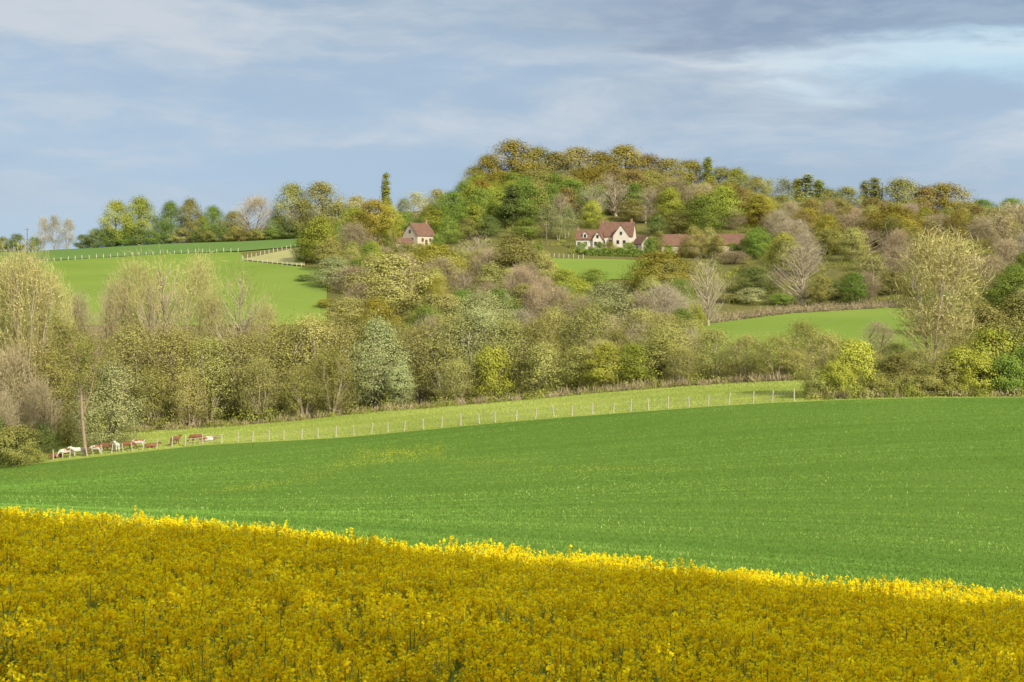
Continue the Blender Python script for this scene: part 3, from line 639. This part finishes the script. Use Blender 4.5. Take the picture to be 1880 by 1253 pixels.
# ------------------------------------------------------------------ fences
M_post=plain_mat('weathered_post',(.62,.56,.45),(.36,.31,.24),scale=9,stretch=(3,3,.6))
M_postd=plain_mat('brown_post',(.34,.28,.2),(.2,.16,.11),scale=9)
M_postw=plain_mat('pale_post',(.78,.75,.68),(.5,.47,.4),scale=6)
M_wire=plain_mat('wire',(.3,.3,.29),rough=.4)
def fence(name,label,pts,h,r,mat,wires=(.45,.85,1.1),grp=None,rails=False,jit=.06):
    o=empty(name,pts[0])
    b=o.location
    tops=[]
    for i,(x,y,z) in enumerate(pts):
        hh=h*random.uniform(.88,1.12); lx=random.gauss(0,jit)*hh; ly=random.gauss(0,jit)*hh
        st=Soup(); st.tube([(0,0,-.3),(0,0,.02),(lx*.5,ly*.5,hh*.5),(lx,ly,hh-.06),(lx,ly,hh),(lx,ly,hh+.001)],[r*1.05,r,r*.97,r*.92,r*.7,.002],7)
        p=link('post',st.mesh('post',[mat],smooth=False),o); p.location=(x-b[0],y-b[1],z-b[2]); tops.append((x-b[0],y-b[1],z-b[2],lx,ly))
    for wz in wires:
        st=Soup(); P=[(x+lx*wz/h,y+ly*wz/h-r*1.05,z+wz) for x,y,z,lx,ly in tops]
        st.tube(P,[.05 if rails else .008]*len(P),4)
        link('rail' if rails else 'wire',st.mesh('rail' if rails else 'wire',[mat if rails else M_wire]),o)
    tag(o,label,'fence',grp)
def onfence(px,dy=0):
    Y=185.
    for _ in range(30): Y=float(Yfence((px-940)/F*Y))+dy
    x=(px-940)/F*Y; return (x,Y,z1(x,Y))
PX=[437,464,494,521,554,584,617,650,682,712,742,777,811,846,880,909,948,983,1017,1050,1088,1126,1158,1191,1227,1265,1300,1338,1383,1418,1458]
fence('post_fence','long post and wire fence between the cereal field and pasture',[onfence(p) for p in PX],1.4,.085,M_post)
fence('pen_fence','rough wooden post fence round the cattle at the left',[onfence(p,1.) for p in (98,128,160,186,205,226,243,262,288,316,340)],1.35,.09,M_post,jit=.1)
fence('gate_rails','wooden rail gate at the right end of the cattle pen',[onfence(p) for p in (340,372,407)],1.35,.085,M_post,wires=(.5,.95),rails=True)
def hp(px,py,a,b): return hit(px,py,a,b)
fence('hilltop_fence','white post fence crossing the left hill below the crop field',[hp(p,np.interp(p,[0,100,200,300,440],[484,481,474,468,463]),440,520) for p in np.arange(60,446,13.)],1.4,.10,M_postw)
fence('track_fence','white post fence climbing along the upper side of the pale grass wedge',[hp(p,np.interp(p,[446,550],[478,453]),430,540) for p in np.arange(446,552,8.)],1.4,.10,M_postw)
fence('track_fence','white post fence along the lower side of the pale grass wedge',[hp(p,np.interp(p,[446,560],[481,492]),415,490) for p in np.arange(446,562,9.)],1.3,.09,M_postw)
fence('village_fence','pale post fence at the top of the small village meadow',[hp(p,np.interp(p,[1008,1180],[473,480]),430,475) for p in np.arange(1008,1080,9.)],1.3,.09,M_postw)
fence('meadow_fence','wooden post fence along the top of the right meadow',[hp(p,np.interp(p,[1300,1450,1640],[597,578,567]),295,350) for p in np.arange(1303,1645,17.)],1.3,.08,M_postd)
fence('garden_fence','short pale fence below the gabled stone house',[hp(p,463,430,470) for p in np.arange(800,850,8.)],1.2,.08,M_postw)

# utility poles
def pole(px,Y,h,label):
    x=(px-940)/F*Y; o=empty('utility_pole',(x,Y,z1(x,Y)))
    st=Soup(); st.tube([(0,0,-.5),(0,0,h*.5),(0,0,h),(0,0,h+.01)],[.2,.17,.13,.01],8); link('pole',st.mesh('pole',[M_bark],True),o)
    p=PM(); p.box(-.9,.9,-.18,-.06,h-.7,h-.55); p.build('crossarm',M_bark,o)
    for s_ in (-.75,0,.75):
        st=Soup(); st.tube([(s_,-.12,h-.55),(s_,-.12,h-.4),(s_,-.12,h-.3)],[.05,.08,.03],6); link('insulator',st.mesh('insulator',[M_postw]),o)
    tag(o,label,'utility pole')
pole(50,520,10,'wooden utility pole on the far left skyline')
pole(1003,470,9,'wooden utility pole left of the white farmhouses')

# ------------------------------------------------------------------ houses
def roof_mat():
    m=bpy.data.materials.new('brown_tiles'); t=nt(m); tc=N(t,'ShaderNodeTexCoord')
    a=noise_(t,tc.outputs['Object'],.9,5,.65); b=noise_(t,mapped(t,tc.outputs['Object'],(4,4,12)),1.2,3,.6)
    c=ramp_(t,a,[(.3,(.16,.09,.063)),(.7,(.26,.15,.105))]); c=mix_(t,smooth_(t,b,.45,.7),c,(.12,.075,.055))
    p=N(t,'ShaderNodeBsdfPrincipled'); L(t,c,p.inputs['Base Color']); p.inputs['Roughness'].default_value=.95; p.inputs['Specular IOR Level'].default_value=.1
    bm=N(t,'ShaderNodeBump'); bm.inputs['Strength'].default_value=.5; L(t,b,bm.inputs['Height']); L(t,bm.outputs[0],p.inputs['Normal'])
    o=N(t,'ShaderNodeOutputMaterial'); L(t,p.outputs[0],o.inputs[0]); return m
M_roof=roof_mat()
M_stone=plain_mat('cream_stone',(.68,.58,.43),(.52,.43,.31),scale=2,bump=.3)
M_white=plain_mat('white_render',(.72,.66,.56),(.60,.54,.45),scale=.8)
M_frame=plain_mat('window_frame',(.5,.45,.38),scale=2); M_glass=plain_mat('window_glass',(.04,.05,.06),(.02,.025,.03),scale=1,rough=.15,spec=.5)
M_door=plain_mat('door_wood',(.16,.10,.06),scale=4); M_brick=plain_mat('chimney_brick',(.42,.26,.18),(.28,.17,.12),scale=5)
def gable_wall(L_,w,wh,rh,drop=1.2):
    p=PM(); p.extr([(-w/2,-drop),(w/2,-drop),(w/2,wh),(0,wh+rh),(-w/2,wh)],-L_/2,L_/2); return p
def gable_roof(L_,w,wh,rh,ov=.35,th=.2,lift=.02):
    sl=rh/(w/2); a=w/2+ov; ze=wh-ov*sl+lift; zr=wh+rh+lift
    p=PM(); p.extr([(-a,ze),(0,zr),(a,ze),(a,ze+th),(0,zr+th),(-a,ze+th)],-L_/2-.25,L_/2+.25); return p
def window(par,x,z,w,h,side,W_,L_,kind='window'):
    o=PM(); i=PM()
    if side=='f':
        y=-W_/2; o.box(x-w/2,x+w/2,y-.06,y+.05,z,z+h); 
        for k in (-1,1): i.box(x+(k*w/4)-w/4+.06,x+(k*w/4)+w/4-.03,y-.08,y-.05,z+.08,z+h-.08)
    else:
        sx=-1 if side=='l' else 1; g=sx*L_/2; lo,hi=sorted((g-sx*.05,g+sx*.06)); o.box(lo,hi,x-w/2,x+w/2,z,z+h); lo,hi=sorted((g+sx*.05,g+sx*.08))
        for k in (-1,1): i.box(lo,hi,x+(k*w/4)-w/4+.06,x+(k*w/4)+w/4-.03,z+.08,z+h-.08)
    if kind=='door': return o.build('door',M_door,par)
    f=o.build('window',M_frame,par); i.build('pane',M_glass,f); return f
def house(name,label,cat,px,Y,rz,L_,W_,wh,rh,mw,wins=(),chim=(),dorm=(),wing=None,dz=0,grp=None):
    x=(px-940)/F*Y; o=empty(name,(x,Y,z1(x,Y)+dz),math.radians(rz))
    gable_wall(L_,W_,wh,rh).build('wall',mw,o)
    rf=gable_roof(L_,W_,wh,rh).build('roof',M_roof,o)
    for cx in chim:
        p=PM(); p.box(cx-.35,cx+.35,-.3,.3,wh+rh-.6,wh+rh+1.0); p.box(cx-.42,cx+.42,-.37,.37,wh+rh+1.002,wh+rh+1.12)
        for s_ in (-.18,.18): p.box(cx+s_-.1,cx+s_+.1,-.1,.1,wh+rh+1.122,wh+rh+1.35)
        p.build('chimney',M_brick,rf)
    for side,wx,wz,ww,hh,kd in wins: window(o,wx,wz,ww,hh,side,W_,L_,kd)
    for dx in dorm:
        y0=-W_/2+.25; dh=1.6; dw=1.5; zb=wh+.1
        p=PM(); p.extr([(dx-dw/2,zb),(dx+dw/2,zb),(dx+dw/2,zb+dh),(dx,zb+dh+.75),(dx-dw/2,zb+dh)],y0,y0+2.2,axis='y'); d=p.build('dormer',mw,o)
        p=PM(); a=dw/2+.2; sl=.75/(dw/2); ze=zb+dh-.2*sl+.02
        p.extr([(dx-a,ze),(dx,zb+dh+.77),(dx+a,ze),(dx+a,ze+.12),(dx,zb+dh+.89),(dx-a,ze+.12)],y0-.2,y0+2.6,axis='y'); p.build('dormer_roof',M_roof,d)
        p=PM(); p.box(dx-.4,dx+.4,y0-.05,y0+.02,zb+.45,zb+1.5); p.build('pane',M_glass,d)
    if wing:
        wx,ww,wl,wwh,wrh=wing
        y1=0.0; y0=-W_/2-wl
        p=PM(); p.extr([(wx-ww/2,-1.2),(wx+ww/2,-1.2),(wx+ww/2,wwh),(wx,wwh+wrh),(wx-ww/2,wwh)],y0,y1,axis='y'); wg=p.build('gable_wing',mw,o)
        sl=wrh/(ww/2); a=ww/2+.3; ze=wwh-.3*sl+.02
        p=PM(); p.extr([(wx-a,ze),(wx,wwh+wrh+.02),(wx+a,ze),(wx+a,ze+.2),(wx,wwh+wrh+.22),(wx-a,ze+.2)],y0-.25,y1,axis='y'); p.build('wing_roof',M_roof,wg)
        for (qx,qz,qw,qh) in ((wx-ww*.2,1.0,1.0,1.3),(wx+ww*.2,1.0,1.0,1.3),(wx,wwh+.2,.9,1.2)):
            p=PM(); p.box(qx-qw/2,qx+qw/2,y0-.06,y0+.04,qz,qz+qh); f=p.build('window',M_frame,wg)
            p=PM(); p.box(qx-qw/2+.08,qx+qw/2-.08,y0-.08,y0-.05,qz+.08,qz+qh-.08); p.build('pane',M_glass,f)
    tag(o,label,cat,grp); return o
house('stone_house','cream stone house with steep brown gabled roof among the trees','house',769,480,48,8.2,7.2,3.6,4.0,M_stone,wins=[('l',-1.2,1.4,1.0,1.3,'window'),('l',1.4,1.4,1.0,1.3,'window'),('l',0,4.2,1.0,1.2,'window'),('f',-1.8,1.3,1.0,1.3,'window'),('f',1.8,1.3,1.0,1.3,'window'),('f',0,0,1.1,2.1,'door')],chim=(3.2,))
house('stone_annex','low stone annex at the lower left of the gabled house','outbuilding',738,470,30,6.5,4.4,2.0,1.5,M_stone,wins=[('f',0,.6,.9,1.1,'window')])
house('farmhouse','low white farmhouse wing with dormers, leftmost of the farm buildings','house',1083,478,-8,8.6,6.2,3.2,2.8,M_white,wins=[('f',-3.4,1.0,1.0,1.3,'window'),('f',-1.2,1.0,1.0,1.3,'window')],chim=(-3.9,),dorm=(-1.4,),wing=(2.9,3.2,1.0,3.2,2.4))
house('farmhouse','tall white farmhouse with large brown roof and gabled front wing','house',1134,484,-14,11.5,8.0,3.8,4.6,M_white,wins=[('f',-4.2,1.0,1.1,1.4,'window'),('f',-1.8,1.0,1.1,1.4,'window'),('r',0,1.2,1.1,1.4,'window')],chim=(-5.0,4.8),dorm=(),wing=(2.2,5.4,2.2,3.8,3.6))
house('cottage','small white cottage at the right end of the farmhouses','house',1180,474,-62,5.6,4.4,2.8,2.3,M_white,wins=[('l',0,1.0,.9,1.2,'window'),('f',0,1.0,.9,1.2,'window'),('r',0,1.0,.9,1.2,'window')])
house('barn','long low barn with brown roof and cream wall, left of two','barn',1250,478,6,15.0,8.0,2.2,3.6,M_stone,wins=[('f',-5,0,1.8,1.9,'door'),('l',0,1,1,1.1,'window')])
house('barn','long low barn with brown roof, right of two','barn',1333,482,-3,14.5,8.0,2.2,3.5,M_stone,wins=[('f',3,0,1.8,1.9,'door')])

# ------------------------------------------------------------------ cattle
def cow_mesh(pose):
    V=[];E=[];R=[]
    def add(p,r,par=None):
        V.append(p); R.append(r)
        if par is not None: E.append((par,len(V)-1))
        return len(V)-1
    lie=pose=='lie'; dz=-.68 if lie else 0
    root=add((-.45,0,1.12+dz),.33)
    rump=add((-.85,0,1.18+dz),.25,root)
    mid=add((0,0,1.06+dz),.37,root); ch=add((.42,0,1.08+dz),.35,mid); sh=add((.72,0,1.16+dz),.26,ch)
    if pose=='graze':
        nk=add((1.02,0,.95),.17,sh); pl=add((1.25,0,.6),.14,nk); ms=add((1.36,0,.3),.105,pl); mz=add((1.40,0,.12),.085,ms)
    else:
        nk=add((1.0,.02,1.32+dz),.18,sh); pl=add((1.22,.05,1.5+dz),.14,nk); ms=add((1.45,.12,1.36+dz),.11,pl); mz=add((1.6,.17,1.24+dz),.085,ms)
    for s_ in (-1,1):
        px,py,pz=V[pl]; e=add((px-.04,py+s_*.17,pz+.03),.045,pl); add((px-.06,py+s_*.27,pz+.0),.025,e)
        if not lie:
            a=add((.5,s_*.2,.82),.14,ch); b=add((.5,s_*.2,.45),.075,a); c=add((.48,s_*.2,.14),.05,b); add((.53,s_*.2,.03),.06,c)
            a=add((-.72,s_*.2,.85),.18,root); b=add((-.60,s_*.22,.66),.12,a); c=add((-.84,s_*.2,.42),.07,b); d=add((-.8,s_*.2,.13),.05,c); add((-.75,s_*.2,.03),.06,d)
        else:
            a=add((.55,s_*.26,.22),.12,ch); b=add((.85,s_*.3,.1),.07,a); add((.6,s_*.32,.06),.05,b)
            a=add((-.6,s_*.32,.25),.16,root); b=add((-.25,s_*.42,.12),.08,a); add((-.6,s_*.46,.06),.05,b)
    t=add((-1.05,0,1.2+dz),.05,rump); t2=add((-1.12,0,.85+dz*.6),.03,t); add((-1.1,0,.5+dz*.55),.045,t2)
    me=bpy.data.meshes.new('cow_base'); me.from_pydata(V,E,[])
    o=bpy.data.objects.new('cow_base',me); col.objects.link(o)
    sk=o.modifiers.new('s','SKIN'); sd=o.modifiers.new('d','SUBSURF'); sd.levels=1; sd.render_levels=1
    if not me.skin_vertices: me.skin_vertices.new()
    for i,sv in enumerate(me.skin_vertices[0].data): sv.radius=(R[i],R[i]*1.0); sv.use_root=(i==0)
    bpy.context.view_layer.update(); dg=bpy.context.evaluated_depsgraph_get()
    out=bpy.data.meshes.new_from_object(o.evaluated_get(dg)); bpy.data.objects.remove(o); bpy.data.meshes.remove(me)
    for p in out.polygons: p.use_smooth=True
    out.name='body'; return out
def cow_mat(name,a,b,lo,hi):
    m=bpy.data.materials.new(name); t=nt(m); tc=N(t,'ShaderNodeTexCoord'); oi=N(t,'ShaderNodeObjectInfo')
    mp=N(t,'ShaderNodeVectorMath'); mp.operation='ADD'; L(t,tc.outputs['Object'],mp.inputs[0]); L(t,math_(t,'MULTIPLY',oi.outputs['Random'],20),mp.inputs[1])
    nz=noise_(t,mp.outputs[0],1.3,2,.4); c=mix_(t,smooth_(t,nz,lo,hi),a,b)
    p=N(t,'ShaderNodeBsdfPrincipled'); L(t,c,p.inputs['Base Color']); p.inputs['Roughness'].default_value=.85; p.inputs['Specular IOR Level'].default_value=.15
    o=N(t,'ShaderNodeOutputMaterial'); L(t,p.outputs[0],o.inputs[0]); return m
CMb=cow_mat('cow_brown',(.27,.125,.06),(.20,.09,.045),.4,.6); CMp=cow_mat('cow_patched',(.28,.13,.06),(.68,.62,.54),.47,.51); CMw=cow_mat('cow_white',(.72,.68,.60),(.62,.57,.5),.4,.6)
CMS={p:cow_mesh(p) for p in ('stand','graze','lie')}
for p in CMS.values(): p.materials.append(CMb)
for px,dy,rz,pose,mt,lab in [(102,3,10,'lie',CMb,'brown cow lying at the far left of the herd'),(121,2.5,200,'graze',CMp,'brown and white cow grazing left of the white cow'),(143,2.5,185,'stand',CMw,'white cow standing side-on in the pen'),
 (176,2.5,170,'graze',CMp,'brown and white cow grazing right of the white cow'),(214,3,120,'stand',CMw,'white cow partly behind the pen posts'),(236,3,15,'graze',CMb,'red brown cow grazing in the middle of the herd'),(254,4.5,190,'graze',CMp,'brown and white cow just behind the red brown grazing one'),
 (278,3,20,'lie',CMb,'brown cow lying right of the pen posts'),(322,3,60,'stand',CMb,'lone brown cow standing left of the rail gate'),(360,3,175,'graze',CMb,'brown cow grazing behind the rail gate, left of two'),(384,4.0,5,'lie',CMp,'brown and white cow lying behind the rail gate'),(192,4.5,30,'graze',CMb,'brown cow at the back between two white ones')]:
    x,Y,z=onfence(px,dy); o=link('cow',CMS[pose]); o.location=(x,Y,z-.02); o.rotation_euler=(0,0,math.radians(rz)); o.scale=(.92,.92,.92)
    o.material_slots[0].link='OBJECT'; o.material_slots[0].material=mt; tag(o,lab,'cow','cattle in the pen at the left')

# ------------------------------------------------------------------ sun, sky, camera
from mathutils import Vector
sd=bpy.data.lights.new('sun','SUN'); sd.energy=5.0; sd.angle=math.radians(.5); sd.color=(1,.92,.76)
so=bpy.data.objects.new('sun',sd); col.objects.link(so); so.rotation_euler=Vector(S).to_track_quat('Z','Y').to_euler()
w=bpy.data.worlds.new('World'); scene.world=w; w.use_nodes=True; t=w.node_tree; t.nodes.clear()
sk=N(t,'ShaderNodeTexSky'); sk.sky_type='NISHITA'; sk.sun_disc=False; sk.sun_elevation=math.radians(EL); sk.sun_rotation=AZ; sk.altitude=150; sk.air_density=1.0; sk.dust_density=1.0
tc=N(t,'ShaderNodeTexCoord'); d=tc.outputs['Generated']
sx=N(t,'ShaderNodeSeparateXYZ'); L(t,d,sx.inputs[0]); X_,Y_,Z_=sx.outputs
warp=N(t,'ShaderNodeVectorMath'); warp.operation='MULTIPLY_ADD'
nv=N(t,'ShaderNodeTexNoise'); nv.inputs['Scale'].default_value=6; nv.inputs['Detail'].default_value=3; L(t,mapped(t,d,(1,1,3)),nv.inputs['Vector'])
L(t,nv.outputs['Color'],warp.inputs[0]); warp.inputs[1].default_value=(.08,.08,.04); L(t,d,warp.inputs[2]); dw=warp.outputs[0]
big=noise_(t,mapped(t,dw,(1.6,1.6,9),(3.1,0,0.4),(0,.06,0)),1.0,4,.5)
streak=noise_(t,mapped(t,dw,(4.2,4.2,20),(1.7,.3,2.2),(0,.08,0)),1.0,7,.55)
fine=noise_(t,mapped(t,dw,(24,24,84),(0,0,0),(0,.12,0)),1.0,5,.58)
k=10.0
def cc(r,g,b): return (r*k,g*k,b*k)
grad=ramp_(t,math_(t,'MULTIPLY',Z_,4.0),[(0,(.48,.63,.77)),(.25,(.42,.56,.73)),(.8,(.38,.51,.67))])
sc=N(t,'ShaderNodeVectorMath'); sc.operation='SCALE'; L(t,grad,sc.inputs[0]); sc.inputs['Scale'].default_value=k
base=mix_(t,.08,sc.outputs[0],sk.outputs[0])
c=mix_(t,math_(t,'MULTIPLY',smooth_(t,big,.36,.66),.85),base,cc(.36,.47,.60))
hz=smooth_(t,Z_,.025,.085)
st2=math_(t,'MULTIPLY_ADD',fine,.20,streak)
sm=math_(t,'MULTIPLY',smooth_(t,st2,.48,.76),hz)
c=mix_(t,math_(t,'MULTIPLY',sm,.85),c,cc(.63,.68,.74))
v_=math_(t,'ADD',Z_,math_(t,'MULTIPLY',math_(t,'SUBTRACT',st2,.59),.09))
u_=math_(t,'ADD',X_,math_(t,'MULTIPLY',math_(t,'SUBTRACT',streak,.5),.5))
pr=math_(t,'MULTIPLY',smooth_(t,u_,.17,.30),smooth_(t,v_,.105,.138))
c=mix_(t,math_(t,'MULTIPLY',pr,.9),c,cc(.52,.73,.87))
c=mix_(t,math_(t,'MULTIPLY',math_(t,'MULTIPLY',smooth_(t,st2,.60,.78),pr),.7),c,cc(.76,.82,.86))
dk=math_(t,'MULTIPLY',smooth_(t,v_,.152,.166),smooth_(t,u_,-.06,.16))
rim=math_(t,'MULTIPLY',math_(t,'MULTIPLY',smooth_(t,v_,.132,.151),math_(t,'SUBTRACT',1,smooth_(t,v_,.152,.164))),smooth_(t,u_,.12,.25))
c=mix_(t,math_(t,'MULTIPLY',rim,.3),c,cc(.78,.86,.90))
bank=mix_(t,smooth_(t,fine,.35,.7),cc(.26,.35,.49),cc(.33,.425,.55))
c=mix_(t,math_(t,'MULTIPLY',dk,.85),c,bank)
# overhead sky out of frame, evenly brightened as added fill light
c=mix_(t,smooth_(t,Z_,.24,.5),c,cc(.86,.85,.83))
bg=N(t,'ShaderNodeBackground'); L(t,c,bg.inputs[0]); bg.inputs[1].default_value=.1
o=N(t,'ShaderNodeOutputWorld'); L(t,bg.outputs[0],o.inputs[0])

cam=bpy.data.cameras.new('camera'); co=bpy.data.objects.new('camera',cam); col.objects.link(co)
cam.lens=50; cam.sensor_width=36; cam.shift_y=-(626.5-H0)/1880.0; cam.clip_start=.1; cam.clip_end=20000
co.location=(0,0,0); co.rotation_euler=(math.radians(90),0,0)
scene.camera=co
scene.view_settings.view_transform='Standard'; scene.view_settings.look='None'; scene.view_settings.exposure=0
